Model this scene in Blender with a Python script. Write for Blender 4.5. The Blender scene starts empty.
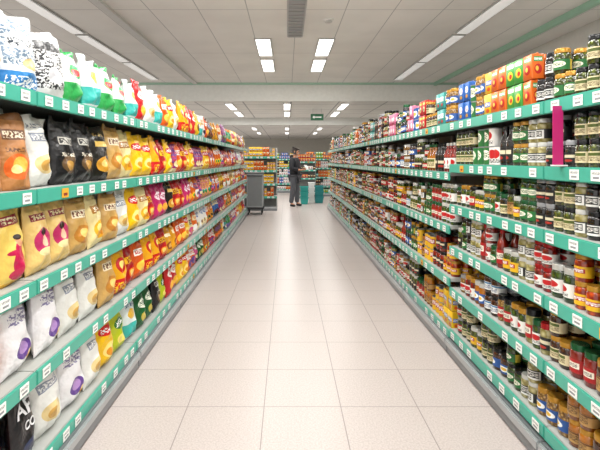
import bpy, bmesh, math, random
from mathutils import Matrix, Vector
from mathutils.bvhtree import BVHTree
random.seed(7)
C = bpy.context.scene.collection
S = bpy.context.scene

# ---------------------------------------------------------------- materials
def lin(h):
    h = h.lstrip('#')
    o = []
    for i in (0, 2, 4):
        c = int(h[i:i+2], 16) / 255
        o.append(c/12.92 if c <= .04045 else ((c+.055)/1.055)**2.4)
    return (o[0], o[1], o[2], 1)
def newmat(name, rough=.5, metal=0):
    m = bpy.data.materials.new(name); m.use_nodes = True
    nt = m.node_tree; b = nt.nodes['Principled BSDF']
    b.inputs['Roughness'].default_value = rough
    b.inputs['Metallic'].default_value = metal
    return m, nt, b
_pl = {}
def plain(h, rough=.5, metal=0):
    k = (h, rough, metal)
    if k not in _pl:
        m, nt, b = newmat('plain'+h, rough, metal)
        n = nt.nodes.new('ShaderNodeTexNoise'); n.inputs['Scale'].default_value = 14
        tc = nt.nodes.new('ShaderNodeTexCoord'); nt.links.new(tc.outputs['Object'], n.inputs['Vector'])
        mx = nt.nodes.new('ShaderNodeMix'); mx.data_type = 'RGBA'
        c = lin(h); mx.inputs[6].default_value = c; mx.inputs[7].default_value = tuple(x*.86 for x in c[:3])+(1,)
        nt.links.new(n.outputs['Fac'], mx.inputs[0]); nt.links.new(mx.outputs[2], b.inputs['Base Color'])
        _pl[k] = m
    return _pl[k]
def emis(h, s):
    m, nt, b = newmat('emit'+h, .4)
    b.inputs['Base Color'].default_value = lin(h)
    b.inputs['Emission Color'].default_value = lin(h)
    b.inputs['Emission Strength'].default_value = s
    return m
def contents(a, b2, scale=70):
    m, nt, b = newmat('contents', .12)
    tc = nt.nodes.new('ShaderNodeTexCoord'); v = nt.nodes.new('ShaderNodeTexVoronoi')
    v.inputs['Scale'].default_value = scale
    nt.links.new(tc.outputs['Object'], v.inputs['Vector'])
    mx = nt.nodes.new('ShaderNodeMix'); mx.data_type = 'RGBA'
    mx.inputs[6].default_value = lin(a); mx.inputs[7].default_value = lin(b2)
    r = nt.nodes.new('ShaderNodeMath'); r.operation = 'MULTIPLY'; r.inputs[1].default_value = 1.6; r.use_clamp = True
    nt.links.new(v.outputs['Distance'], r.inputs[0]); nt.links.new(r.outputs[0], mx.inputs[0])
    nt.links.new(mx.outputs[2], b.inputs['Base Color'])
    b.inputs['Coat Weight'].default_value = .6
    return m
rmap = random.Random(11)
# layer: (shape, cu, cv, ru, rv, colour);  shapes r=rect e=ellipse n=noisy print
def design(base, layers, rough=.32, bump=0.0):
    m, nt, b = newmat('print'+base, rough)
    N = nt.nodes.new; L = nt.links.new
    tc = N('ShaderNodeTexCoord'); uv = tc.outputs['UV']
    cur = None; basec = lin(base)
    for (s, cu, cv, ru, rv, col) in layers:
        a = N('ShaderNodeVectorMath'); a.operation = 'SUBTRACT'; L(uv, a.inputs[0]); a.inputs[1].default_value = (cu, cv, 0)
        q = N('ShaderNodeVectorMath'); q.operation = 'MULTIPLY'; L(a.outputs[0], q.inputs[0]); q.inputs[1].default_value = (1/ru, 1/rv, 0)
        lt = N('ShaderNodeMath'); lt.operation = 'LESS_THAN'; lt.inputs[1].default_value = 1
        if s == 'e':
            ln = N('ShaderNodeVectorMath'); ln.operation = 'LENGTH'; L(q.outputs[0], ln.inputs[0]); L(ln.outputs['Value'], lt.inputs[0])
        else:
            ab = N('ShaderNodeVectorMath'); ab.operation = 'ABSOLUTE'; L(q.outputs[0], ab.inputs[0])
            sp = N('ShaderNodeSeparateXYZ'); L(ab.outputs[0], sp.inputs[0])
            mxm = N('ShaderNodeMath'); mxm.operation = 'MAXIMUM'; L(sp.outputs[0], mxm.inputs[0]); L(sp.outputs[1], mxm.inputs[1])
            L(mxm.outputs[0], lt.inputs[0])
        mask = lt.outputs[0]
        if s == 'n':
            mp = N('ShaderNodeMapping'); mp.inputs['Scale'].default_value = (13, 22, 1); mp.inputs['Location'].default_value = (rmap.uniform(0, 50), rmap.uniform(0, 50), 0); L(uv, mp.inputs['Vector'])
            nz = N('ShaderNodeTexNoise'); nz.inputs['Scale'].default_value = 1.3; nz.inputs['Detail'].default_value = 3
            L(mp.outputs[0], nz.inputs['Vector'])
            g = N('ShaderNodeMath'); g.operation = 'GREATER_THAN'; g.inputs[1].default_value = .5; L(nz.outputs['Fac'], g.inputs[0])
            mu = N('ShaderNodeMath'); mu.operation = 'MULTIPLY'; L(g.outputs[0], mu.inputs[0]); L(mask, mu.inputs[1]); mask = mu.outputs[0]
        mx = N('ShaderNodeMix'); mx.data_type = 'RGBA'; L(mask, mx.inputs[0])
        if cur is None: mx.inputs[6].default_value = basec
        else: L(cur, mx.inputs[6])
        mx.inputs[7].default_value = lin(col); cur = mx.outputs[2]
    if cur is None: b.inputs['Base Color'].default_value = basec
    else: L(cur, b.inputs['Base Color'])
    if bump:
        nz = N('ShaderNodeTexNoise'); nz.inputs['Scale'].default_value = 20; nz.inputs['Detail'].default_value = 2
        L(tc.outputs['Object'], nz.inputs['Vector'])
        bp = N('ShaderNodeBump'); bp.inputs['Strength'].default_value = bump; bp.inputs['Distance'].default_value = .03
        L(nz.outputs['Fac'], bp.inputs['Height']); L(bp.outputs[0], b.inputs['Normal'])
    return m

# ---------------------------------------------------------------- mesh helpers
def mesh_from(name, parts, smooth=True, sharp=True):
    V = []; F = []; UV = []; MI = []; mats = []
    for (v, f, uv, m) in parts:
        o = len(V); V += v
        if m not in mats: mats.append(m)
        k = mats.index(m)
        for fc, u in zip(f, uv):
            F.append([i+o for i in fc]); UV += u; MI.append(k)
    me = bpy.data.meshes.new(name); me.from_pydata(V, [], F)
    for m in mats: me.materials.append(m)
    me.polygons.foreach_set('material_index', MI)
    ul = me.uv_layers.new(name='UVMap'); ul.data.foreach_set('uv', [c for t in UV for c in t])
    me.polygons.foreach_set('use_smooth', [smooth]*len(F))
    if smooth and sharp: me.set_sharp_from_angle(angle=math.radians(40))
    me.update(); return me
def lathe(prof, seg, mat):
    V = []; F = []; UV = []
    dz = max(max(p[1] for p in prof)-min(p[1] for p in prof), 1e-5); zb = min(p[1] for p in prof)
    for (r, z) in prof:
        for i in range(seg):
            a = math.pi/2 + 2*math.pi*i/seg
            V.append((r*math.cos(a), r*math.sin(a), z))
    for j in range(len(prof)-1):
        for i in range(seg):
            k = (i+1) % seg
            u0 = i/seg; u1 = (i+1)/seg; va = (prof[j][1]-zb)/dz; vb = (prof[j+1][1]-zb)/dz
            F.append([j*seg+i, j*seg+k, (j+1)*seg+k, (j+1)*seg+i]); UV.append([(u0, va), (u1, va), (u1, vb), (u0, vb)])
    return (V, F, UV, mat)
def bag_data(w, h, d, nu, nv, seed, stand, mat):
    V = []; F = []; UV = []
    rr = random.Random(seed); p1 = rr.uniform(0, 6); p2 = rr.uniform(0, 6); p3 = rr.uniform(0, 6)
    for side in (-1, 1):
        for j in range(nv+1):
            v = j/nv
            for i in range(nu+1):
                u = i/nu
                se = .06
                vv = min(1, max(0, (v-.02)/(1-se-.02)))
                if stand:
                    v2 = min(1, v/.93); prof = max(0, 1-v2**3.0)**.8*(.85+.15*math.sin(math.pi*v))
                else:
                    prof = (min(1, vv*5)**.5)*(math.sin(math.pi*(.5+.5*max(0, (vv-.3)/.7))))**.6 if 0 < vv < 1 else 0
                sd = max(0, math.sin(math.pi*u))**(.42 if stand else .58)
                t = d/2*prof*sd
                wr = (math.sin(11*u+4*v+p1)*math.sin(7*v+p2) + .6*math.sin(17*v-9*u+p3))*.08*d*sd*min(1, prof*2)
                wr += .07*d*math.sin(28*u+p2)*math.exp(-abs(vv-.9)*11)*sd + (0 if stand else .07*d*math.sin(26*u+p1)*math.exp(-abs(vv-.08)*12)*sd)
                t = max(t+wr, 0)+.0018
                pin = 1-.08*prof if not stand else 1-.03*math.sin(math.pi*v)
                x = (u-.5)*w*pin
                y = side*t
                y += .02*math.sin(3*u*math.pi+p1)*max(0, v-.88)*5
                V.append((x, y, v*h + (0.008*math.sin(math.pi*2*u+p3) if v > .97 else 0)))
    n = (nu+1)*(nv+1)
    for s in (0, 1):
        for j in range(nv):
            for i in range(nu):
                a = s*n+j*(nu+1)+i; b = a+1; c = b+nu+1; e = a+nu+1
                t = [(i/nu, j/nv), ((i+1)/nu, j/nv), ((i+1)/nu, (j+1)/nv), (i/nu, (j+1)/nv)]
                if s == 0: F.append([a, b, c, e]); UV.append(t)
                else: F.append([b, a, e, c]); UV.append([t[1], t[0], t[3], t[2]])
    def br(a, b, ta, tb): F.append([b, a, a+n, b+n]); UV.append([tb, ta, ta, tb])
    for i in range(nu):
        br(i, i+1, (i/nu, 0), ((i+1)/nu, 0)); a = nv*(nu+1)+i; br(a+1, a, ((i+1)/nu, 1), (i/nu, 1))
    for j in range(nv):
        a = j*(nu+1); br(a+nu+1, a, (0, (j+1)/nv), (0, j/nv)); a = a+nu; br(a, a+nu+1, (1, j/nv), (1, (j+1)/nv))
    return (V, F, UV, mat)
def box_data(w, d, h, c, mat, z0=0):
    V = []; F = []; UV = []
    x = w/2; y = d/2
    ring = [(-x+c, -y), (x-c, -y), (x, -y+c), (x, y-c), (x-c, y), (-x+c, y), (-x, y-c), (-x, -y+c)]
    lv = [(z0, 1-2*c/w), (z0+c, 1), (z0+h-c, 1), (z0+h, 1-2*c/w)]
    for z, s in lv:
        for px, py in ring: V.append((px*s, py*s, z))
    for j in range(3):
        va, vb = (lv[j][0]-z0)/h, (lv[j+1][0]-z0)/h
        for i in range(8):
            k = (i+1) % 8
            if i in (0, 4, 2, 6): ua, ub = 0, 1
            else: ua = ub = 0
            F.append([j*8+i, j*8+k, (j+1)*8+k, (j+1)*8+i]); UV.append([(ua, va), (ub, va), (ub, vb), (ua, vb)])
    F.append([7-i for i in range(8)]); UV.append([(.01, .01)]*8)
    F.append([24+i for i in range(8)]); UV.append([((ring[i][0]/w+.5), .97) for i in range(8)])
    return (V, F, UV, mat)

_mc = {}
def link(o, parent=None):
    C.objects.link(o)
    if parent: o.parent = parent
    return o
def bx(name, loc, size, mat, parent=None, bev=.004, rot=None):
    k = (tuple(round(s, 4) for s in size), mat.name, bev)
    if k not in _mc:
        bm = bmesh.new(); bmesh.ops.create_cube(bm, size=1)
        bmesh.ops.scale(bm, vec=size, verts=bm.verts)
        if bev:
            bmesh.ops.bevel(bm, geom=bm.edges[:], offset=min(bev, min(size)*.4), segments=2, affect='EDGES')
        me = bpy.data.meshes.new(name); bm.to_mesh(me); bm.free(); me.materials.append(mat); _mc[k] = me
    o = bpy.data.objects.new(name, _mc[k]); o.location = loc
    if rot: o.rotation_euler = rot
    return link(o, parent)
def cyl(name, loc, r, h, mat, parent=None, rot=None, seg=20):
    p = [(0, -h/2), (r*.92, -h/2), (r, -h/2+min(.08*h, .1*r)), (r, h/2-min(.08*h, .1*r)), (r*.92, h/2), (0, h/2)]
    o = bpy.data.objects.new(name, mesh_from(name, [lathe(p, seg, mat)])); o.location = loc
    if rot: o.rotation_euler = rot
    return link(o, parent)
def empty(name, loc, rz=0):
    e = bpy.data.objects.new(name, None); e.empty_display_size = .1; e.location = loc; e.rotation_euler = (0, 0, rz)
    return link(e)
def tag(o, label, cat, group=None, kind=None):
    o['label'] = label; o['category'] = cat
    if group: o['group'] = group
    if kind: o['kind'] = kind
def struct(o): o['kind'] = 'structure'; return o

# ---------------------------------------------------------------- product types
T = {}
def add_type(name, kind, label, cat, w, d, h, hi, lo):
    T[name] = dict(kind=kind, label=label, cat=cat, w=w, d=d, h=h, hi=hi, lo=lo, mesh=None, pm=None)
def add_bag(name, label, base, layers, w=.2, h=.3, d=.1, stand=False, rough=.3):
    m = design(base, layers, rough, .45)
    sd = sum(map(ord, name))
    add_type(name, 'snack_bag', label, 'snack bag', w, d*1.1, h,
             [('bag', bag_data(w, h, d, 12, 20, sd, stand, m))], [bag_data(w, h, d, 6, 10, sd, stand, m)])
R = lambda *a: ('r',)+a
E = lambda *a: ('e',)+a
Nn = lambda *a: ('n',)+a
add_bag('news', 'white crisp bag with blue and grey newspaper-style print', '#dfe4e8', [Nn(.5, .62, .44, .3, '#6c8298'), R(.5, .12, .6, .12, '#2f7fc0'), Nn(.5, .12, .4, .06, '#ffffff'), R(.5, .62, .36, .09, '#f4f4f4'), Nn(.5, .62, .32, .06, '#1c2a3a'), E(.6, .35, .2, .08, '#c9b27a')], .26, .33, .12)
add_bag('wblack', 'white crisp bag with black and grey print', '#dcdcdc', [Nn(.5, .5, .44, .36, '#2a2a2f'), R(.5, .78, .38, .07, '#222226'), E(.5, .35, .22, .12, '#cfcfd4')], .22, .29, .11)
add_bag('greenw', 'green and white crisp bag with a red emblem', '#e6ece2', [R(.5, .2, .6, .2, '#2e9e4f'), E(.5, .62, .3, .14, '#2fa35a'), E(.5, .6, .16, .07, '#d8282c'), R(.5, .97, .6, .05, '#2e9e4f')], .2, .25)
add_bag('tealw', 'white and teal crisp bag with gold oval', '#dfe8e8', [R(.5, .25, .6, .16, '#3ab0a8'), E(.5, .62, .28, .12, '#e2b23a'), Nn(.5, .85, .3, .06, '#2a5a8a')], .2, .25)
add_bag('redw', 'red crisp bag with white oval and yellow chips', '#c01a20', [E(.5, .65, .36, .13, '#f6f2ea'), Nn(.5, .65, .24, .05, '#b01018'), E(.5, .28, .3, .13, '#f2b62c')], .2, .28)
add_bag('kraft', 'brown kraft crisp bag with orange picture panel', '#a9713c', [E(.5, .3, .38, .17, '#d9601a'), E(.55, .33, .22, .1, '#f2a43a'), E(.42, .27, .12, .06, '#f7d48a'), R(.5, .72, .36, .07, '#6b3f1e'), Nn(.5, .72, .32, .045, '#f2e2c8'), Nn(.5, .52, .3, .03, '#5a3418'), R(.5, .96, .6, .04, '#7d5026')], .19, .31, .1, True, .5)
add_bag('white', 'white crisp bag with pale chip picture', '#e4e4e0', [E(.5, .32, .32, .14, '#dcc48c'), E(.45, .3, .16, .08, '#c79a4c'), E(.6, .36, .1, .05, '#f0dca0'), R(.5, .7, .34, .06, '#8d94a4'), Nn(.5, .7, .3, .04, '#f2f2f2'), Nn(.5, .86, .3, .03, '#6b748a')], .22, .3, .11)
add_bag('black', 'black crisp bag with small white mark', '#121115', [R(.5, .66, .3, .06, '#c9c6be'), Nn(.5, .66, .28, .04, '#222222'), E(.5, .3, .3, .14, '#5a4228'), E(.5, .28, .16, .08, '#b0853e'), Nn(.5, .45, .3, .03, '#c9c2b2')], .2, .3)
add_bag('blackgold', 'black crisp bag with gold chips and band', '#17140f', [E(.5, .3, .34, .15, '#c9902e'), E(.45, .32, .14, .07, '#f0cd7a'), R(.5, .68, .32, .05, '#e0bc5c'), Nn(.5, .85, .3, .03, '#b89b58')], .19, .28)
add_bag('cream', 'cream crisp bag with yellow chips picture', '#e6d499', [E(.5, .32, .36, .17, '#e8a824'), E(.4, .36, .14, .07, '#f7dc86'), E(.6, .26, .12, .06, '#c47a18'), R(.5, .7, .36, .07, '#a8701e'), Nn(.5, .7, .3, .04, '#fff6df')], .22, .31, .11)
add_bag('yellow', 'bright yellow crisp bag with red oval', '#efbd12', [E(.5, .68, .38, .1, '#d01a1e'), Nn(.5, .68, .28, .045, '#ffffff'), E(.5, .3, .32, .14, '#f8dc80'), E(.4, .28, .14, .07, '#d98a14')], .2, .28)
add_bag('yred', 'yellow and red snack bag with round emblem', '#ecaa14', [R(.5, .16, .6, .17, '#c21818'), E(.5, .6, .3, .17, '#c21818'), E(.5, .6, .19, .1, '#ffe680'), Nn(.5, .16, .4, .1, '#f0c22c')], .19, .27)
add_bag('orange', 'orange snack bag with white band', '#dd5a10', [R(.5, .66, .4, .08, '#f7f2ea'), Nn(.5, .66, .34, .05, '#c02a10'), E(.5, .3, .32, .14, '#f9c045')], .19, .26)
add_bag('flam', 'cream crisp bag with magenta dancer figure', '#e6c562', [E(.5, .3, .2, .24, '#b8184a'), E(.58, .14, .36, .08, '#c02a50'), E(.36, .42, .2, .035, '#b8184a'), E(.64, .5, .18, .03, '#dc9a74'), E(.5, .55, .07, .06, '#dc9a74'), E(.5, .6, .08, .035, '#2a1712'), R(.5, .82, .36, .06, '#98182f'), Nn(.5, .82, .3, .04, '#f9ecc0'), R(.5, .03, .6, .03, '#c8981f')], .2, .31)
add_bag('flam2', 'pale gold crisp bag with pink face emblem', '#dfbd74', [E(.5, .46, .36, .19, '#b82c62'), E(.5, .48, .15, .11, '#ecba9a'), E(.5, .58, .2, .06, '#2a1712'), E(.5, .3, .24, .06, '#e8d8a0'), R(.5, .8, .34, .05, '#8a2030'), Nn(.5, .8, .3, .035, '#f3e2b2')], .2, .3)
add_bag('tan', 'tan crisp bag with brown print', '#c9a05c', [E(.5, .34, .34, .16, '#b67a2e'), E(.55, .36, .16, .08, '#e6bd6c'), R(.5, .7, .34, .07, '#efe0c2'), Nn(.5, .7, .3, .05, '#6a3214'), R(.5, .95, .6, .05, '#a67e42')], .21, .3)
add_bag('pink', 'pink and magenta snack bag with white oval', '#c02468', [E(.5, .62, .34, .12, '#fbe7ef'), Nn(.5, .62, .3, .06, '#a01850'), E(.5, .28, .28, .12, '#f3a53a')], .19, .27)
add_bag('red', 'deep red crisp bag with yellow band', '#ac1016', [R(.5, .62, .42, .08, '#f0ba20'), Nn(.5, .62, .36, .06, '#8a0c10'), E(.5, .28, .3, .12, '#e27e20'), E(.45, .3, .14, .07, '#f6cf6a')], .19, .27)
add_bag('purple', 'white crisp bag with purple emblem and potato picture', '#ebe9ec', [E(.46, .3, .26, .13, '#5d3c8a'), E(.44, .32, .16, .08, '#a583ba'), E(.74, .18, .2, .08, '#dfa23a'), E(.68, .22, .1, .04, '#f4d488'), Nn(.5, .72, .36, .08, '#8078a0'), R(.5, .97, .6, .03, '#a99abf')], .26, .34, .13)
add_bag('oblue', 'orange bag with blue panel and white print', '#e07a10', [R(.5, .4, .38, .16, '#22469a'), Nn(.5, .4, .34, .09, '#ffffff'), E(.5, .75, .28, .1, '#f9d24a')], .2, .28)
add_bag('dark', 'matt black crisp bag with white lettering', '#141418', [E(.5, .22, .3, .1, '#343a52'), R(.5, .06, .6, .04, '#41507a')], .24, .35, .1)
add_bag('ygreen', 'yellow-green snack bag with green oval', '#b4c21e', [E(.5, .62, .32, .12, '#24702a'), Nn(.5, .62, .26, .06, '#ffffff'), E(.5, .28, .28, .12, '#f7e36a')], .19, .27)
add_bag('green', 'dark green snack bag with white emblem', '#17582d', [E(.5, .62, .32, .12, '#eef3e2'), Nn(.5, .62, .26, .06, '#17582d'), E(.5, .28, .28, .12, '#c8b23a')], .19, .27)
add_bag('blue', 'blue snack bag with white emblem', '#2256a4', [E(.5, .62, .34, .12, '#f2f5fa'), Nn(.5, .62, .28, .06, '#b01a20'), E(.5, .28, .28, .12, '#f0c24a')], .18, .26)
add_bag('goldb', 'golden yellow pouch with brown picture', '#dd9a1c', [E(.5, .34, .3, .14, '#8b4214'), E(.5, .34, .18, .08, '#e8b45a'), R(.5, .72, .36, .06, '#fff2cc')], .17, .24)
names = {'red': '#b51a22', 'yellow': '#ecbf22', 'orange': '#dc661e', 'green': '#35863f', 'blue': '#3464a8', 'pink': '#cf5288', 'white': '#e6e4e0', 'black': '#1a191c', 'cream': '#e6d6a6', 'purple': '#5f3f88', 'teal': '#3a9a94', 'brown': '#7a4a24', 'gold': '#c8963a'}
kn = list(names)
rg = random.Random(3)
rbag = []
for i in range(34):
    b_, c_, d_, e_ = rg.sample(kn, 4)
    if i % 3 == 0: b_ = rg.choice(['yellow', 'orange', 'red', 'yellow', 'red'])
    if c_ == b_: c_ = 'white'
    ly = [E(rg.uniform(.35, .65), rg.uniform(.25, .36), rg.uniform(.25, .4), rg.uniform(.1, .17), names[d_]), E(rg.uniform(.35, .65), rg.uniform(.25, .36), .15, .07, names[e_])]
    ly.append((E if i % 2 else R)(.5, rg.uniform(.6, .75), rg.uniform(.32, .44), rg.uniform(.07, .12), names[c_]))
    ly.append(Nn(.5, ly[-1][2], .32, .06, names[b_] if c_ != b_ else '#111111'))
    if i % 4 < 2: ly.append(R(.5, .05+.9*(i % 2), .6, rg.uniform(.05, .12), names[d_]))
    if i % 5 == 0: ly.insert(0, Nn(.5, .5, .5, .5, names[c_]))
    add_bag('rb%d' % i, '%s snack bag with %s emblem and %s picture' % (b_, c_, d_), names[b_], ly, rg.uniform(.16, .22), rg.uniform(.23, .3), rg.uniform(.08, .11)); rbag.append('rb%d' % i)
warm = [n for n in rbag if T[n]['label'].split()[0] in ('yellow', 'orange', 'red', 'gold', 'pink', 'cream', 'white')]

lid_c = {k: plain(v, .25, .3) for k, v in dict(black='#141416', green='#17552f', white='#cfcfca', gold='#b8862c', red='#a01318', silver='#9b9c9f').items()}
def lab(base, *ly): return design(base, list(ly), .45)
LB = {
 'cream': lab('#d9ccA4', R(.5, .75, .2, .14, '#4c5a20'), Nn(.5, .35, .2, .2, '#5a4a28'), R(0, .5, .28, .6, '#5c5f2c')),
 'bw': lab('#e2e2de', R(.5, .5, .16, .3, '#1c1c1e'), Nn(.5, .5, .15, .2, '#e8e6e0'), R(.5, .95, 1, .06, '#1c1c1e'), R(0, .5, .3, .6, '#1a1a1c'), R(1, .5, .3, .6, '#1a1a1c')),
 'wr': lab('#e6e4df', E(.5, .6, .14, .26, '#b8161a'), Nn(.5, .2, .16, .12, '#444444'), R(0, .5, .26, .6, '#a3161c')),
 'green': lab('#216a32', E(.5, .55, .16, .3, '#f3efdc'), Nn(.5, .55, .12, .18, '#1f5a2c'), R(1, .5, .25, .6, '#c9b23a')),
 'yellow': lab('#e0ae1c', R(.5, .6, .2, .2, '#a31518'), Nn(.5, .6, .17, .14, '#ffffff')),
 'blue': lab('#26549a', E(.5, .5, .15, .3, '#f4f4f4'), E(.5, .5, .08, .18, '#e2b23c')),
 'black': lab('#141416', R(.5, .6, .17, .14, '#d6ccae'), E(.5, .2, .1, .12, '#a32a20')),
 'red': lab('#a61519', R(.5, .55, .2, .22, '#f0e8d6'), Nn(.5, .55, .17, .14, '#1f1f1f')),
 'white': lab('#e9e8e4', Nn(.5, .4, .2, .25, '#5c6f8e'), R(.5, .85, 1, .1, '#3a78a8'), R(0, .5, .25, .6, '#5f8db0')),
 'kraft': lab('#b98f54', Nn(.5, .5, .2, .3, '#4a2d14'), R(.5, .9, 1, .08, '#6b4018')),
}
CT = {
 'olive': contents('#66721f', '#262c0e', 55), 'black': contents('#241614', '#0a0606', 55), 'red': contents('#a82014', '#4e0c08', 45),
 'pickle': contents('#506616', '#20300c', 40), 'tomato': contents('#9c1f0d', '#6a160a', 15), 'honey': contents('#c07512', '#743c08', 12),
 'chick': contents('#c9a058', '#684618', 80), 'brown': contents('#5e3214', '#2a1406', 50), 'pale': contents('#c9c08e', '#80763e', 40), 'pink': contents('#c84c42', '#6a1c18', 50), 'pepper': contents('#d2500c', '#7a1c06', 45)}
def jar(name, label, ct, lb, lid, R_=.036, h=.115):
    def parts(seg):
        b = lathe([(0, 0), (.88*R_, 0), (R_, .05*h), (R_, .72*h), (.93*R_, .79*h), (.8*R_, .83*h), (.8*R_, .86*h)], seg, CT[ct])
        l = lathe([(1.02*R_, .16*h), (1.02*R_, .56*h)], seg, LB[lb])
        d = lathe([(.8*R_, .82*h), (.92*R_, .82*h), (.92*R_, .97*h), (.87*R_, h), (.5*R_, h*.99), (0, h*.99)], seg, lid_c[lid])
        return b, l, d
    a = parts(20); c = parts(9)
    add_type(name, 'glass_jar', label, 'jar', 2.06*R_, 2.06*R_, h, [('body', a[0]), ('paper_label', a[1]), ('lid', a[2])], list(c))
def can(name, label, lb, R_=.037, h=.11):
    met = plain('#a9abb0', .3, .9)
    def parts(seg):
        b = lathe([(.97*R_, .03*h), (.97*R_, .96*h)], seg, LB[lb])
        d = lathe([(0, 0.01*h), (.9*R_, .01*h), (R_, 0), (R_, .03*h), (.965*R_, .035*h), (.965*R_, .955*h), (R_, .965*h), (R_, h), (.93*R_, h), (.92*R_, .97*h), (0, .97*h)], seg, met)
        return d, b
    a = parts(20); c = parts(9)
    add_type(name, 'food_can', label, 'can', 2.02*R_, 2.02*R_, h, [('body', a[0]), ('paper_label', a[1])], list(c))
def bottle(name, label, ct, lb, lid, R_=.033, h=.22):
    def parts(seg):
        b = lathe([(0, 0), (.9*R_, 0), (R_, .03*h), (R_, .58*h), (.85*R_, .68*h), (.42*R_, .8*h), (.36*R_, .92*h)], seg, CT[ct])
        l = lathe([(1.02*R_, .12*h), (1.02*R_, .48*h)], seg, LB[lb])
        d = lathe([(.36*R_, .9*h), (.46*R_, .9*h), (.46*R_, .99*h), (.4*R_, h), (0, h)], seg, lid_c[lid])
        return b, l, d
    a = parts(18); c = parts(8)
    add_type(name, 'sauce_bottle', label, 'bottle', 2.06*R_, 2.06*R_, h, [('body', a[0]), ('paper_label', a[1]), ('lid', a[2])], list(c))
def carton(name, label, base, ly, w=.09, d=.06, h=.13):
    m = design(base, ly, .4)
    mt = plain('#d4ccba', .6)
    b = box_data(w, d, h*.95, .003, m)
    tflap = box_data(w*.96, d*.16, h*.05, .0015, m, z0=h*.95)
    add_type(name, 'food_carton', label, 'carton', w, d, h, [('body', b), ('folded_top', tflap)], [b, tflap])
jar('j_olive', 'glass jar of green olives with cream label and dark lid', 'olive', 'cream', 'black')
jar('j_olive2', 'glass jar of green olives with green label and gold lid', 'olive', 'green', 'gold')
jar('j_black', 'glass jar of black olives with black and white label', 'black', 'bw', 'black')
jar('j_black2', 'glass jar of dark tapenade with black label', 'black', 'black', 'silver')
jar('j_pickle', 'glass jar of pickled gherkins with green label', 'pickle', 'green', 'green')
jar('j_pickle2', 'tall glass jar of gherkins with white label', 'pickle', 'wr', 'white', .042, .15)
jar('j_red', 'glass jar of red peppers with white and red label', 'red', 'wr', 'red')
jar('j_pepper', 'glass jar of orange peppers with yellow label', 'pepper', 'yellow', 'gold')
jar('j_tom', 'glass jar of tomato sauce with red label', 'tomato', 'red', 'green', .04, .14)
jar('j_tom2', 'glass jar of tomato sauce with black label', 'tomato', 'black', 'black', .04, .14)
jar('j_honey', 'glass jar of amber preserve with kraft label and gold lid', 'honey', 'kraft', 'gold')
jar('j_chick', 'glass jar of chickpeas with white label', 'chick', 'white', 'gold', .042, .14)
jar('j_beans', 'glass jar of brown beans with kraft label', 'brown', 'kraft', 'gold', .042, .14)
jar('j_pale', 'glass jar of white asparagus with white label', 'pale', 'white', 'silver', .04, .15)
jar('j_pale2', 'glass jar of artichokes with black and white label', 'pale', 'bw', 'white')
jar('j_pink', 'glass jar of pink preserve with white label', 'pink', 'wr', 'white')
jar('j_blue', 'glass jar with blue label and gold lid', 'chick', 'blue', 'gold', .04, .13)
jar('j_brown', 'glass jar of dark paste with cream label', 'brown', 'cream', 'gold')
lids = ['black', 'green', 'white', 'gold', 'red', 'silver']
rj = []
for i in range(40):
    c_ = rg.choice(list(CT)); l_ = rg.choice(list(LB)); d_ = rg.choice(lids); big = rg.random()
    nm = {'chick': 'chickpeas', 'pale': 'pale vegetables', 'black': 'black olives', 'olive': 'green olives', 'pepper': 'orange peppers', 'red': 'red peppers', 'pink': 'pink preserve', 'brown': 'brown beans', 'honey': 'amber preserve', 'tomato': 'tomato sauce', 'pickle': 'gherkins'}[c_]
    ln = {'bw': 'black-and-white', 'wr': 'white-and-red'}.get(l_, l_)
    jar('rj%d' % i, 'jar of %s, %s label, %s lid' % (nm, ln, d_), c_, l_, d_, .03+.014*big, .09+.08*rg.random()); rj.append('rj%d' % i)
for n, l in (('red', 'wr'), ('green', 'green'), ('yellow', 'yellow'), ('blue', 'blue'), ('crimson', 'red'), ('dark', 'black'), ('pale', 'white')):
    can('c_'+n, 'tin can with %s paper label' % ('white and red' if n == 'red' else 'red' if n == 'crimson' else n), l)
bottle('b_tom', 'bottle of red sauce with red label', 'tomato', 'red', 'red')
bottle('b_dark', 'bottle of dark sauce with black label', 'black', 'black', 'black')
bottle('b_oil', 'bottle of golden dressing with cream label', 'honey', 'cream', 'green')
bottle('b_pink', 'bottle of pink sauce with white label', 'pink', 'wr', 'white')
carton('k_orange', 'orange printed food carton with tomato picture', '#d9661a', [E(.5, .4, .34, .2, '#b81818'), E(.4, .42, .14, .1, '#e8c24a'), R(.5, .8, .4, .1, '#2f8f3c'), Nn(.5, .8, .36, .06, '#ffffff')])
carton('k_green', 'green printed food carton with yellow oval', '#3f963a', [E(.5, .42, .32, .2, '#e8c72f'), E(.55, .4, .16, .1, '#c81c1c'), R(.5, .82, .4, .08, '#f6f6f0')])
carton('k_red', 'red printed food carton with cream oval', '#b81a1e', [E(.5, .4, .3, .2, '#f0dcb0'), E(.5, .38, .18, .1, '#4f8a2c'), R(.5, .8, .4, .08, '#f2c22c')])
carton('k_yellow', 'yellow food carton with blue band', '#e2b61c', [R(.5, .5, .42, .12, '#2856a8'), Nn(.5, .5, .38, .08, '#ffffff'), E(.5, .2, .25, .1, '#e45a1c')])
carton('k_blue', 'blue food carton with white oval', '#2860ac', [E(.5, .6, .34, .18, '#f4f4f4'), Nn(.5, .6, .28, .1, '#c01a20'), E(.5, .25, .25, .1, '#e8a42c')])
carton('k_pink', 'pink and white food carton', '#d87c9e', [E(.5, .5, .32, .2, '#fbf4f4'), R(.5, .12, .5, .08, '#b8245c')])
carton('k_teal', 'teal and white food carton', '#359690', [R(.5, .6, .4, .14, '#f4f6f4'), Nn(.5, .6, .34, .1, '#26547a'), E(.5, .25, .22, .1, '#d42c2c')])
carton('k_dark', 'dark brown food carton', '#2b1f19', [R(.5, .62, .34, .1, '#e6d3a2'), E(.5, .28, .25, .12, '#a8521f')])
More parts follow.
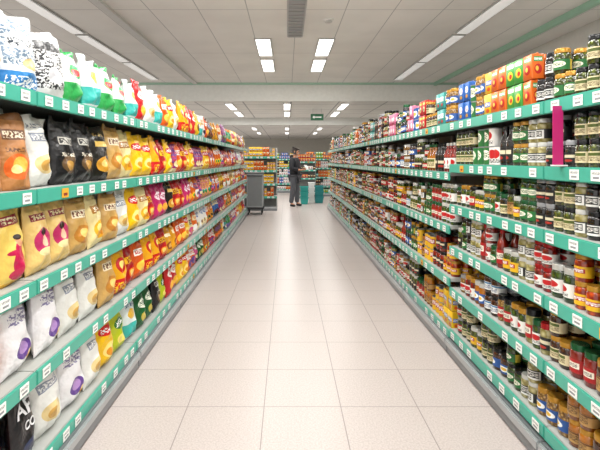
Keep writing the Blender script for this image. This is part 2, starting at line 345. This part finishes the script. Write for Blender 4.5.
carton('k_white', 'white food carton with red mark', '#e2e1dc', [E(.5, .6, .26, .14, '#c22026'), Nn(.5, .25, .4, .14, '#4a5a7a')])

# ---------------------------------------------------------------- filling shelves
REC = []
def fill(frame, sgn, s0, s1, z, clear, seq, pal, rows=2, maxstack=2, grp='', run=(2, 4), y0=.015, srt=0, depth=.44):
    s = s0; q = list(seq); last = None
    while s < s1:
        if q: name, cnt = q.pop(0)
        else:
            name = random.choice(pal)
            if name == last: name = random.choice(pal)
            cnt = random.randint(*run)
            if T[name]['kind'] == 'snack_bag': cnt = random.choice((1, 1, 2, 2, 3))
        last = name
        t = T[name]; bag = t['kind'] == 'snack_bag'
        sc0 = min(1.14, (clear-.012)/t['h']) if bag else 1
        for _ in range(cnt):
            w = t['w']*sc0
            if s+w > s1: s = s1+1; break
            st = 1 if bag else max(1, min(maxstack, int((clear-.01)/t['h'])))
            if st > 1 and random.random() < .2: st -= 1
            for r in range(rows):
                if .02+t['d']*(r+1)+.01*r > depth: break
                for k in range(st):
                    sc = sc0*random.uniform(.9, 1) if bag else 1
                    x = sgn*(s+w/2+random.uniform(-.003, .003)); yy = (y0-.012 if bag else y0)+t['d']*sc0/2+r*(t['d']*sc0+.008)+random.uniform(0, .022 if bag else .008)
                    rz = random.uniform(-.2, .2) if bag else (random.uniform(-.6, .6) if t['kind'] != 'food_carton' else random.uniform(-.05, .05))
                    m = frame @ Matrix.Translation((x, yy, z+k*t['h'])) @ Matrix.Rotation(rz, 4, 'Z') @ Matrix.Rotation(-.06 if bag else 0, 4, 'X') @ Matrix.Rotation(random.uniform(-.05, .05) if bag else 0, 4, 'Y') @ Matrix.Scale(sc, 4)
                    REC.append((name, m, s+3*r+srt, grp))
            s += w*(.95 if bag else 1) + (0 if bag else .003)
XL, XR = -1.03, 1.19
FL = Matrix.Translation((XL, 0, 0)) @ Matrix.Rotation(math.pi/2, 4, 'Z')
FR = Matrix.Translation((XR, 0, 0)) @ Matrix.Rotation(-math.pi/2, 4, 'Z')
L_Z = [1.68, 1.28, .91, .54, .17]
mix1 = ['redw', 'yellow', 'yred', 'orange', 'red', 'goldb', 'pink', 'yellow', 'red']+warm+rbag
fill(FL, 1, 1.33, 11.85, 1.68, .33, [('news', 3), ('wblack', 1), ('greenw', 1), ('tealw', 1), ('greenw', 2), ('tealw', 1), ('redw', 1), ('white', 1), ('tealw', 1), ('orange', 1), ('yellow', 1), ('white', 1), ('yred', 2), ('redw', 2)], ['orange', 'redw', 'white', 'goldb', 'yred', 'dark', 'red', 'tealw']+rbag, grp='bags on the top shelf')
fill(FL, 1, 1.36, 11.85, 1.28, .35, [('kraft', 3), ('white', 1), ('black', 2), ('blackgold', 1), ('tan', 1), ('cream', 1), ('yellow', 2), ('yred', 1), ('red', 1), ('yellow', 1), ('rb0', 1), ('orange', 1), ('red', 1), ('yellow', 2)], ['orange', 'yellow', 'yred', 'goldb', 'red', 'yellow']+warm, grp='bags on the second shelf')
fill(FL, 1, 1.36, 11.85, .91, .325, [('flam', 3), ('flam2', 2), ('tan', 1), ('cream', 1), ('tan', 1), ('white', 1), ('yellow', 1), ('cream', 1), ('red', 1), ('pink', 2), ('blackgold', 1), ('red', 2), ('pink', 2)], mix1, grp='bags on the third shelf')
fill(FL, 1, 1.34, 11.85, .54, .335, [('oblue', 2), ('purple', 2), ('white', 2), ('tan', 1), ('yred', 1), ('red', 1), ('orange', 1), ('yred', 2), ('red', 1), ('goldb', 2)], mix1, grp='bags on the fourth shelf')
fill(FL, 1, 1.39, 11.85, .17, .335, [('red', 2), ('dark', 1), ('white', 1), ('purple', 1), ('white', 1), ('yellow', 1), ('ygreen', 1), ('tealw', 1), ('green', 2), ('black', 1), ('ygreen', 1), ('redw', 2), ('yellow', 2)], mix1+['green', 'ygreen', 'green'], grp='bags on the bottom shelf')

def pick(words): return [n for n in rj if any(w in T[n]['label'] for w in words)]
olv = ['j_olive', 'j_olive2', 'j_black', 'j_black2', 'j_pale2', 'j_pickle', 'j_olive']+pick(['olives', 'gherkins'])
rd = ['j_red', 'j_pepper', 'j_tom', 'j_tom2', 'j_pickle', 'b_tom', 'j_pink']+pick(['red', 'orange', 'tomato'])
brn = ['j_chick', 'j_beans', 'j_brown', 'j_honey', 'j_blue', 'j_pale']+pick(['brown', 'amber', 'chick'])
cns = ['c_red', 'c_green', 'c_yellow', 'c_crimson', 'c_blue', 'c_pale']
kt = ['k_orange', 'k_green', 'k_red', 'k_yellow', 'k_blue', 'k_pink', 'k_teal', 'k_dark', 'k_white']
N_Z = [1.67, 1.37, 1.08, .78, .48, .18]
F_Z = [1.67, 1.31, .92, .54, .16]
e = 3.37
fill(FR, -1, 1.45, e, 1.67, .36, [('j_black', 3), ('j_olive', 4), ('j_olive2', 2), ('j_black', 2), ('k_orange', 1), ('k_green', 2), ('k_orange', 2), ('k_yellow', 1), ('j_blue', 2), ('c_green', 1)], kt+rj, grp='stock on the top shelf', maxstack=2, run=(1, 3))
fill(FR, -1, 1.45, e, 1.37, .25, [('j_black', 3), ('j_olive', 4), ('j_black2', 3), ('j_pale2', 2), ('j_olive2', 2), ('b_dark', 2), ('c_red', 2), ('c_green', 3)], olv, grp='jars on the second shelf')
fill(FR, -1, 1.45, e, 1.08, .25, [('j_olive', 4), ('j_black', 2), ('j_pale2', 1), ('j_olive', 2), ('j_black2', 2)], olv, grp='jars on the third shelf', rows=3, run=(1, 2))
fill(FR, -1, 1.45, e, .78, .25, [('j_red', 2), ('j_pickle', 3), ('j_pepper', 2), ('j_pickle2', 2), ('j_red', 2)], rd+olv, grp='jars on the fourth shelf', rows=3, run=(1, 2))
fill(FR, -1, 1.45, e, .48, .25, [('j_olive', 3), ('j_beans', 2), ('j_tom', 2), ('j_brown', 2)], brn+rd, grp='jars on the fifth shelf', rows=3, run=(1, 2))
fill(FR, -1, 1.45, e, .18, .25, [('j_pale', 3), ('j_beans', 2), ('j_honey', 2), ('j_blue', 3)], brn+olv, grp='jars on the bottom shelf', rows=3, run=(1, 2))
fill(FR, -1, 3.42, 13.3, 1.67, .4, [('j_blue', 2), ('k_teal', 2), ('j_brown', 4), ('k_red', 2), ('c_blue', 3), ('k_pink', 2)], kt+rj+['j_brown', 'c_dark', 'c_crimson', 'j_black'], grp='stock on the top shelf', maxstack=2, run=(1, 3))
fill(FR, -1, 3.42, 13.3, 1.31, .3, [('b_pink', 3), ('b_dark', 3), ('b_oil', 3)], ['b_tom', 'b_dark', 'b_pink', 'c_red', 'c_crimson', 'j_pink']+rj, grp='stock on the second shelf', run=(1, 3))
fill(FR, -1, 3.42, 13.3, .92, .32, [('j_pickle2', 3), ('j_tom', 3), ('j_pickle', 3)], rd+rj+['c_red', 'k_yellow', 'k_green'], grp='stock on the third shelf', run=(1, 3))
fill(FR, -1, 3.42, 13.3, .54, .32, [('j_pepper', 3), ('j_tom2', 3), ('c_yellow', 3)], rd+brn+rj+['k_orange', 'c_yellow', 'c_red', 'c_yellow'], grp='stock on the fourth shelf', rows=3, run=(1, 3))
fill(FR, -1, 3.42, 13.3, .16, .32, [('k_yellow', 2), ('c_yellow', 4), ('j_honey', 3), ('j_tom', 3)], brn+cns+rj+['k_green'], grp='stock on the bottom shelf', rows=3, run=(1, 3))

# ---------------------------------------------------------------- shelving
mS = plain('#a9aba7', .45); mB = plain('#7d7f7c', .6); mU = plain('#b4b6b4', .35, .2)
mG = plain('#46ab95', .28); mK = plain('#85898c', .35, .4); mK2 = plain('#b4b8ba', .3, .5)
mTag = design('#ecece8', [R(.5, .3, .3, .1, '#85888c'), Nn(.5, .7, .4, .12, '#55585c')], .5)
mTagO = design('#e3a32a', [R(.5, .35, .3, .16, '#7c2a12')], .5)
tagmesh = {}
for k, m in (('w', mTag), ('o', mTagO)):
    tagmesh[k] = mesh_from('price_tag', [box_data(.062, .0025, .042, .0008, m)], smooth=False)
def bay(frame_loc, rz, w, levels, label, grp, depth=.48, tall=1.9):
    b = empty('shelving_bay', frame_loc, rz); tag(b, label, 'store shelving', grp)
    bx('back_panel', (0, depth+.01, tall/2), (w-.004, .02, tall), mB, b, .002)
    bx('upright', (-w/2+.015, depth-.02, tall/2), (.03, .03, tall), mU, b, .004)
    bx('upright', (w/2-.015, depth-.02, tall/2), (.03, .03, tall), mU, b, .004)
    bx('kick_plate', (0, .1, .055), (w-.002, .26, .11), mK, b, .006)
    bx('bumper_strip', (0, -.035, .085), (w-.001, .02, .05), mK2, b, .008)
    for z in levels:
        bx('shelf', (0, depth/2, z-.013), (w-.003, depth, .026), mS, b, .003)
        r = bx('price_rail', (0, -.008, z-.03), (w-.006, .012, .062), mG, b, .004)
        n = int(w/.155)
        for i in range(n):
            if random.random() < .1: continue
            o = bpy.data.objects.new('price_tag', tagmesh['o' if random.random() < .03 else 'w'])
            o.location = (-w/2+(i+.5)*w/n+random.uniform(-.03, .03), -.0085, -.021); link(o, r)
    return b
s = .65
for i in range(9):
    bay((XL, s+.625, 0), math.pi/2, 1.25, L_Z, 'grey metal shelving bay with green price rails holding crisp bags', 'shelving bays of the crisp aisle'); s += 1.25
s = .89
for i in range(2):
    bay((XR, s+.625, 0), -math.pi/2, 1.25, N_Z, 'grey metal shelving bay with six closely spaced shelves of jars', 'shelving bays of the jar aisle'); s += 1.25
for i in range(8):
    bay((XR, s+.625, 0), -math.pi/2, 1.25, F_Z, 'grey metal shelving bay with five shelves of jars and cans', 'shelving bays of the jar aisle'); s += 1.25

e = empty('shelf_divider', (XR-.03, 2.0, 1.372)); tag(e, 'magenta and white promotional divider card on the jar shelf', 'shelf card')
bx('card', (0, 0, .13), (.045, .004, .26), design('#b8246c', [R(.5, .2, .6, .2, '#e4dee0')], .4), e, .001)
bx('foot', (0.005, 0, .004), (.06, .03, .006), plain('#e8e8e8'), e, .001)

# ---------------------------------------------------------------- far displays
def display(loc, w, levels, label, pal, depth=.4):
    b = bay(loc, 0, w, levels, label, 'displays beyond the aisle', depth, levels[0]+.25)
    fr = Matrix.Translation(loc)
    for i, z in enumerate(levels):
        cl = .3 if i == 0 else levels[i-1]-z-.04
        fill(fr, 1, -w/2+.02, w/2-.02, z, cl, [], pal, 1, 2, 'stock on the far displays', (2, 4), srt=loc[1])
display((-.75, 12.9, 0), .95, [1.5, 1.12, .75, .4], 'promotional end shelf of yellow and orange packs', ['k_yellow', 'k_orange', 'c_yellow', 'k_yellow'])
for xx in (-2.6, -1.35, -.1):
    display((xx, 20, 0), 1.25, [1.45, 1.1, .75, .4, .15], 'distant shelving bay of mixed groceries', kt)
for xx in (1.35, 2.6):
    display((xx, 18, 0), 1.25, [1.45, 1.1, .75, .4, .15], 'distant shelving bay of mixed groceries', kt+['k_dark', 'k_red'])
display((.72, 17.0, 0), .7, [1.35, 1.05, .75], 'short dark promotional shelf behind the shopper', ['k_dark', 'k_red', 'k_dark', 'k_white'])

# ---------------------------------------------------------------- instantiate products
byk = {}
for r in REC: byk.setdefault(T[r[0]]['kind'], []).append(r)
cats = {'snack_bag': ('snack bags', 'many colourful crisp and snack bags packed along the shelves'), 'glass_jar': ('jars', 'many small glass jars of preserves packed along the shelves'),
        'food_can': ('cans', 'many small tin cans packed along the shelves'), 'sauce_bottle': ('bottles', 'many sauce bottles packed along the shelves'),
        'food_carton': ('cartons', 'many printed food cartons packed along the shelves')}
AFT = None
for kind, rs in byk.items():
    rs.sort(key=lambda r: r[2])
    for i, (name, m, s, grp) in enumerate(rs[:300]):
        t = T[name]
        if len(t['hi']) > 1 and i < 150:
            if t['pm'] is None: t['pm'] = [(pn, mesh_from(pn, [pd])) for pn, pd in t['hi']]
            o = bpy.data.objects.new(kind, t['pm'][0][1]); C.objects.link(o)
            for pn, me in t['pm'][1:]:
                link(bpy.data.objects.new(pn, me), o)
        else:
            if t['mesh'] is None: t['mesh'] = mesh_from(kind, [pd for _, pd in t['hi']], sharp=kind != 'snack_bag')
            o = bpy.data.objects.new(kind, t['mesh']); C.objects.link(o)
        o.matrix_world = m
        tag(o, t['label'], t['cat'], grp)
        if name == 'dark' and AFT is None and s < 3: AFT = o
    rest = rs[300:]
    if rest:
        parts = []
        for (name, m, s, grp) in rest:
            for (v, f, uv, mt) in T[name]['lo']:
                parts.append(([tuple(m @ Vector(p)) for p in v], f, uv, mt))
        me = mesh_from(kind+'_rows', parts, smooth=True, sharp=True)
        o = bpy.data.objects.new(kind+'_rows', me); C.objects.link(o)
        tag(o, cats[kind][1], cats[kind][0], None, 'stuff')
# lettering laid onto the bulged bag surface
bv = BVHTree.FromPolygons([v.co.copy() for v in AFT.data.vertices], [list(p.vertices) for p in AFT.data.polygons])
for txt, z, sz in (('AFT', .225, .092), ('CO', .155, .055)):
    cu = bpy.data.curves.new('lettering', 'FONT'); cu.body = txt; cu.size = sz; cu.align_x = 'CENTER'; cu.extrude = .0006; cu.offset = .0015
    to = bpy.data.objects.new('lettering', cu); C.objects.link(to)
    m2 = bpy.data.meshes.new_from_object(to.evaluated_get(bpy.context.evaluated_depsgraph_get())); bpy.data.objects.remove(to)
    bm = bmesh.new(); bm.from_mesh(m2); bmesh.ops.triangulate(bm, faces=bm.faces[:])
    for _ in range(2): bmesh.ops.subdivide_edges(bm, edges=[ed for ed in bm.edges if ed.calc_length() > .01], cuts=1)
    for v in bm.verts:
        x, zz, ex = v.co.x, v.co.y+z, v.co.z
        hit = bv.ray_cast(Vector((x, -1, zz)), Vector((0, 1, 0)))[0]
        v.co = Vector((x, (hit.y if hit else -.05)-.003-ex, zz))
    bm.to_mesh(m2); bm.free()
    m2.materials.clear(); m2.materials.append(plain('#e9e9ec', .5))
    link(bpy.data.objects.new('lettering', m2), AFT)

# ---------------------------------------------------------------- room
def grid_mat(name, base, line, sx, sy, ox, oy, lw, rough, speck=None, bump=0):
    m, nt, b = newmat(name, rough); N = nt.nodes.new; L = nt.links.new
    g = N('ShaderNodeNewGeometry'); sp = N('ShaderNodeSeparateXYZ'); L(g.outputs['Position'], sp.inputs[0])
    ms = []
    for ax, st, of in ((0, sx, ox), (1, sy, oy)):
        a = N('ShaderNodeMath'); a.operation = 'SUBTRACT'; L(sp.outputs[ax], a.inputs[0]); a.inputs[1].default_value = of-100*st
        md = N('ShaderNodeMath'); md.operation = 'PINGPONG'; L(a.outputs[0], md.inputs[0]); md.inputs[1].default_value = st/2
        lt = N('ShaderNodeMath'); lt.operation = 'LESS_THAN'; L(md.outputs[0], lt.inputs[0]); lt.inputs[1].default_value = lw
        ms.append(lt)
    mxm = N('ShaderNodeMath'); mxm.operation = 'MAXIMUM'; L(ms[0].outputs[0], mxm.inputs[0]); L(ms[1].outputs[0], mxm.inputs[1])
    nz = N('ShaderNodeTexNoise'); nz.inputs['Scale'].default_value = speck[1] if speck else 1.2; nz.inputs['Detail'].default_value = 4
    L(g.outputs['Position'], nz.inputs['Vector'])
    rp = N('ShaderNodeValToRGB'); L(nz.outputs['Fac'], rp.inputs[0])
    rp.color_ramp.elements[0].position = .36; rp.color_ramp.elements[1].position = .6
    rp.color_ramp.elements[0].color = lin(speck[0]) if speck else tuple(c*.93 for c in lin(base)[:3])+(1,)
    rp.color_ramp.elements[1].color = lin(base)
    mx = N('ShaderNodeMix'); mx.data_type = 'RGBA'; L(mxm.outputs[0], mx.inputs[0]); L(rp.outputs[0], mx.inputs[6]); mx.inputs[7].default_value = lin(line)
    L(mx.outputs[2], b.inputs['Base Color'])
    return m
def slab(name, x0, x1, y0, y1, z0, z1, mat):
    return struct(bx(name, ((x0+x1)/2, (y0+y1)/2, (z0+z1)/2), (x1-x0, y1-y0, z1-z0), mat, None, 0))
mFloor = grid_mat('floor_terrazzo', '#c0b7b3', '#8a817e', .435, .47, -.13, 2.65, .0028, .34, ('#aea4a0', 110))
mCeil = grid_mat('ceiling_panels', '#f6f5f0', '#bcbdbb', .62, 2.4, .12, 5.9, .006, .7)
mCeil2 = grid_mat('ceiling_far', '#ecece7', '#acadac', 1.2, 1.2, .1, .2, .018, .7)
mWall = plain('#dddbd4', .7)
slab('floor', -9, 7, -3, 32, -.1, 0, mFloor)
slab('ceiling', -9, 4.2, -3, 11.5, 3.3, 3.4, mCeil)
slab('ceiling_rear', -9, 7, 11.6, 32, 2.85, 2.95, mCeil2)
slab('trim_1', -9, 4.2, 11.5, 11.6, 2.85, 3.3, plain('#f2f3ee', .6))
slab('trim_2', -9, 4.2, 11.46, 11.5, 3.25, 3.3, plain('#b2d6c1', .5))
slab('trim_3', 3.6, 3.66, -3, 11.46, 3.22, 3.3, plain('#a5cfb6', .5))
slab('trim_4', -9, 7, 16, 16.2, 2.6, 2.85, plain('#dcddd8', .6))
slab('trim_5', -2.3, -2.2, -3, 11.46, 3.26, 3.3, plain('#e0e1de', .6))
slab('wall_right', 4.2, 4.3, -3, 32, 0, 3.4, mWall)
slab('wall_back', -9, 4.2, 32, 32.1, 0, 3, plain('#cfcbc1', .7))

LP = .42
mE = emis('#fffdf8', 2.5); mE2 = emis('#fbfbf8', .3); mFr = plain('#c4c5c3', .4)
def fixture(x, y, z, w, l, watt, em=None):
    e = empty('ceiling_light', (x, y, z)); tag(e, 'rectangular recessed ceiling light with white diffuser', 'ceiling light', 'ceiling lights')
    bx('frame', (0, 0, -.01), (w+.05, l+.05, .018), mFr, e, .004)
    bx('diffuser', (0, 0, -.024), (w, l, .012), em or mE, e, .003)
    if watt:
        ld = bpy.data.lights.new('lamp', 'AREA'); ld.shape = 'RECTANGLE'; ld.size = w; ld.size_y = l; ld.energy = watt*LP; ld.color = (1, .98, .945)
        lo = bpy.data.objects.new('lamp', ld); lo.location = (0, 0, -.045); link(lo, e)
for y in (-1.5, .5, 2.5, 4.5): 
    for x in (-.4, .6): fixture(x, y, 3.3, .28, 1.2, 74)  # unseen fixtures added above and behind the camera to light the shelves
for y in (7.85, 9.35):
    for x in (-.38, .62): fixture(x, y, 3.3, .22, 1.1, 42)
for y in (0, 2, 4):
    fixture(-3.1, y, 3.3, .16, 1.85, 64); fixture(2.6, y, 3.3, .16, 1.85, 64)
for y in (6, 8, 10):
    fixture(-3.1, y, 3.3, .16, 1.85, 0, mE2); fixture(2.6, y, 3.3, .16, 1.85, 0, mE2)
for y in (12.6, 14.6, 18, 21.5, 25):
    for x in (-3.2, -1.5, 0, 1.5): fixture(x, y, 2.85, .16, 1.3, 60)
e = empty('air_vent', (.12, 6.3, 3.3)); tag(e, 'long grey slatted air vent set in the ceiling', 'air vent')
bx('frame', (0, 0, -.01), (.24, 1.7, .02), plain('#c4c5c4', .5), e)
for i in range(12): bx('slat', (0, -.77+i*.14, -.026), (.2, .1, .012), plain('#a8aaab', .5), e, .002)
e = empty('smoke_detector', (.56, 6.3, 3.3)); tag(e, 'small round white smoke detector on the ceiling', 'smoke detector')
cyl('base', (0, 0, -.012), .07, .024, plain('#eeeeea'), e); cyl('sensor', (0, 0, -.035), .045, .025, plain('#c9c9c6'), e)
e = empty('exit_sign', (.85, 13.2, 2.85)); tag(e, 'small green hanging emergency exit sign with white arrow', 'exit sign')
for dx in (-.12, .12): cyl('hanger', (dx, 0, -.08), .006, .16, mFr, e)
bx('panel', (0, 0, -.24), (.36, .04, .18), plain('#1f5a3a', .4), e)
bx('arrow', (.02, -.022, -.24), (.2, .004, .03), plain('#f0f0ee'), e, .001)
bx('arrow_head', (-.09, -.022, -.24), (.06, .004, .06), plain('#f0f0ee'), e, .001, (0, math.pi/4, 0))

# ---------------------------------------------------------------- stock trolley
g1 = plain('#7d8284', .4, .2); g2 = plain('#a0a4a6', .35, .3); dk = plain('#26272a', .5)
e = empty('stock_trolley', (-.82, 12.15, 0)); tag(e, 'grey metal trolley cabinet on castors beside the crisp shelving', 'trolley')
bx('cabinet', (0, 0, .62), (.42, .5, .86), g2, e, .015)
bx('door', (0, -.256, .62), (.36, .012, .78), g1, e, .006)
bx('worktop', (0, 0, 1.07), (.46, .54, .03), g1, e, .01)
cyl('push_handle', (0, -.3, 1.0), .012, .4, dk, e, (0, math.pi/2, 0))
bx('base_frame', (0, 0, .16), (.44, .52, .05), dk, e, .008)
for x in (-.17, .17):
    for y in (-.21, .21):
        cyl('castor', (x, y, .06), .06, .03, dk, e, (0, math.pi/2, 0))

# ---------------------------------------------------------------- basket stacks
def basket(loc, mat, label, w=.3, d=.42, h=.22):
    e = empty('shopping_basket', loc); tag(e, label, 'shopping basket', 'stacked shopping baskets')
    V = []; F = []; UV = []
    rings = [(.38, 0), (.5, h), (.53, h), (.53, h-.02), (.47, h-.02), (.36, .015)]
    for s_, z in rings:
        for a, b in ((-1, -1), (1, -1), (1, 1), (-1, 1)):
            V.append((a*w*s_, b*d*s_, z))
    for j in range(5):
        for i in range(4):
            F.append([j*4+i, j*4+(i+1) % 4, (j+1)*4+(i+1) % 4, (j+1)*4+i]); UV.append([(0, 0)]*4)
    F += [[3, 2, 1, 0], [20, 21, 22, 23]]; UV += [[(0, 0)]*4]*2
    link(bpy.data.objects.new('tub', mesh_from('tub', [(V, F, UV, mat)], smooth=False)), e)
    bx('handle', (0, 0, h+.012), (w, .02, .014), plain('#303234'), e, .004)
teal = plain('#2fa8a0', .4); wht = plain('#eceeec', .5); dteal = plain('#20888a', .4)
for k in range(3):
    basket((.55, 14.9, k*.17), teal, 'teal plastic shopping basket in a low stack', .26)
    basket((1.04, 15.3, k*.17), dteal, 'teal plastic shopping basket in a low stack')
for k in range(4): basket((.8, 15.3, k*.15), wht, 'white plastic shopping basket in a low stack', .2)

# ---------------------------------------------------------------- person
def skin(name, V, Ed, Rr, mat, parent, sub=2, root=0):
    me = bpy.data.meshes.new(name); me.from_pydata(V, Ed, [])
    o = bpy.data.objects.new(name, me); C.objects.link(o)
    sk = o.modifiers.new('s', 'SKIN'); sk.use_smooth_shade = True
    sv = me.skin_vertices[0].data
    for i, r in enumerate(Rr):
        sv[i].radius = r if isinstance(r, tuple) else (r, r); sv[i].use_root = (i == root)
    sb = o.modifiers.new('u', 'SUBSURF'); sb.levels = sub; sb.render_levels = sub
    dg = bpy.context.evaluated_depsgraph_get()
    m2 = bpy.data.meshes.new_from_object(o.evaluated_get(dg)); m2.materials.clear(); m2.materials.append(mat)
    for p in m2.polygons: p.use_smooth = True
    bpy.data.objects.remove(o); o2 = bpy.data.objects.new(name, m2)
    return link(o2, parent)
skinm = plain('#c08a6c', .5)
PA = math.radians(68)
pe = empty('person', (.24, 14.1, 0), PA)
tag(pe, 'standing person in dark hooded jacket and grey trousers reading a leaflet', 'person')
V = []; Ed = []; Rr = []
def add(p, r, par=None):
    V.append(p); Rr.append(r)
    if par is not None: Ed.append((par, len(V)-1))
    return len(V)-1
pel = add((0, 0, .96), (.15, .12)); sp = add((0, 0, 1.12), (.14, .115), pel); ch = add((0, .01, 1.32), (.16, .12), sp)
nb = add((0, .015, 1.46), (.065, .06), ch); nk = add((0, -.005, 1.52), (.052, .055), nb)
hd = add((0, -.03, 1.585), (.07, .08), nk); hm = add((0, -.035, 1.655), (.084, .104), hd); ht = add((0, -.025, 1.715), (.065, .08), hm)
for sgn in (-1, 1):
    sh = add((.18*sgn, .01, 1.42), .058, ch); el = add((.25*sgn, .01, 1.14), .046, sh); wr = add((.16*sgn, -.22, 1.1), .03, el)
    pm = add((.13*sgn, -.29, 1.11), (.035, .018), wr)
    for k, (dx, ln) in enumerate(((-.03, .075), (-.01, .085), (.01, .08), (.03, .065))):
        a = add((.13*sgn+dx, -.335, 1.115), .009, pm); b = add((.13*sgn+dx*.9-.005*sgn, -.335-ln*.5, 1.13), .008, a); add((.13*sgn+dx*.8-.01*sgn, -.335-ln*.75, 1.155), .007, b)
    a = add((.13*sgn-.04*sgn, -.27, 1.125), .011, pm); add((.13*sgn-.055*sgn, -.3, 1.155), .008, a)
    hp = add((.1*sgn, 0, .9), .092, pel); kn = add((.115*sgn, -.02*sgn, .5), .062, hp); an = add((.125*sgn, .03-.05*sgn, .1), .04, kn)
    add((.135*sgn, -.11-.05*sgn, .035), .03, an)
skin('body', V, Ed, Rr, skinm, pe, 1)
V = []; Ed = []; Rr = []
a = add((0, 0, .84), (.21, .17)); b = add((0, 0, 1.1), (.195, .165), a); c = add((0, .01, 1.33), (.205, .165), b); d = add((0, .015, 1.47), (.1, .095), c)
for sgn in (-1, 1):
    sh = add((.19*sgn, .01, 1.4), .09, c); el = add((.26*sgn, .01, 1.14), .078, sh); add((.175*sgn, -.19, 1.105), .055, el)
skin('jacket', V, Ed, Rr, plain('#202127', .8), pe, 2)
V = []; Ed = []; Rr = []
a = add((-.08, .09, 1.5), .045); b = add((0, .12, 1.49), .065, a); add((.08, .09, 1.5), .045, b)
skin('hood', V, Ed, Rr, plain('#2c2d33', .8), pe, 2, 1)
V = []; Ed = []; Rr = []
a = add((0, 0, .93), (.165, .13))
for sgn in (-1, 1):
    hp = add((.1*sgn, 0, .87), .112, a); kn_ = add((.115*sgn, -.02*sgn, .5), .088, hp); add((.125*sgn, .03-.05*sgn, .09), .07, kn_)
skin('trousers', V, Ed, Rr, plain('#54565c', .8), pe, 2)
for sgn in (-1, 1):
    V = []; Ed = []; Rr = []
    y = .03-.05*sgn
    a = add((.125*sgn, y+.03, .05), .048); b = add((.13*sgn, y-.07, .042), (.048, .04), a); add((.138*sgn, y-.15, .035), (.044, .03), b)
    skin('shoe', V, Ed, Rr, plain('#1c1c1e', .5), pe, 2, 1)
V = []; Ed = []; Rr = []
a = add((0, .025, 1.6), (.084, .08)); b = add((0, .005, 1.68), (.094, .096), a); add((0, -.02, 1.738), (.075, .085), b)
skin('hair', V, Ed, Rr, plain('#3b3531', .8), pe, 2, 1)
for sgn in (-1, 1):
    cyl('eye', (.03*sgn, -.128, 1.655), .01, .012, plain('#20201f', .3), pe, (math.pi/2, 0, 0), 12)
    bx('ear', (.088*sgn, -.02, 1.65), (.018, .035, .055), skinm, pe, .008)
bx('nose', (0, -.14, 1.63), (.022, .03, .045), skinm, pe, .008)
bx('mouth', (0, -.122, 1.595), (.045, .01, .01), plain('#8a4a42'), pe, .003)
e = empty('paper_leaflet', (.24+.36*math.sin(PA), 14.1-.36*math.cos(PA), 1.14), PA); tag(e, 'white folded leaflet held in the shopper\'s hands', 'leaflet')
bx('page', (-.065, 0, .04), (.128, .003, .16), wht, e, .001, (-.5, 0, .15)); bx('page', (.065, 0, .04), (.128, .003, .16), wht, e, .001, (-.5, 0, -.15))

# ---------------------------------------------------------------- world, camera
w = bpy.data.worlds.new('World'); S.world = w; w.use_nodes = True
w.node_tree.nodes['Background'].inputs[0].default_value = (1, .98, .95, 1)
w.node_tree.nodes['Background'].inputs[1].default_value = 1.3
cd = bpy.data.cameras.new('Camera'); cd.sensor_width = 36; cd.lens = 467/600*36
cd.shift_x = (300-287)/600; cd.shift_y = -(225-160)/600
cam = bpy.data.objects.new('Camera', cd); cam.location = (0, 0, 1.4); cam.rotation_euler = (math.pi/2, 0, 0); C.objects.link(cam)
S.camera = cam
S.view_settings.view_transform = 'Standard'
S.view_settings.look = 'None'
print('REC', {k: len(v) for k, v in byk.items()})
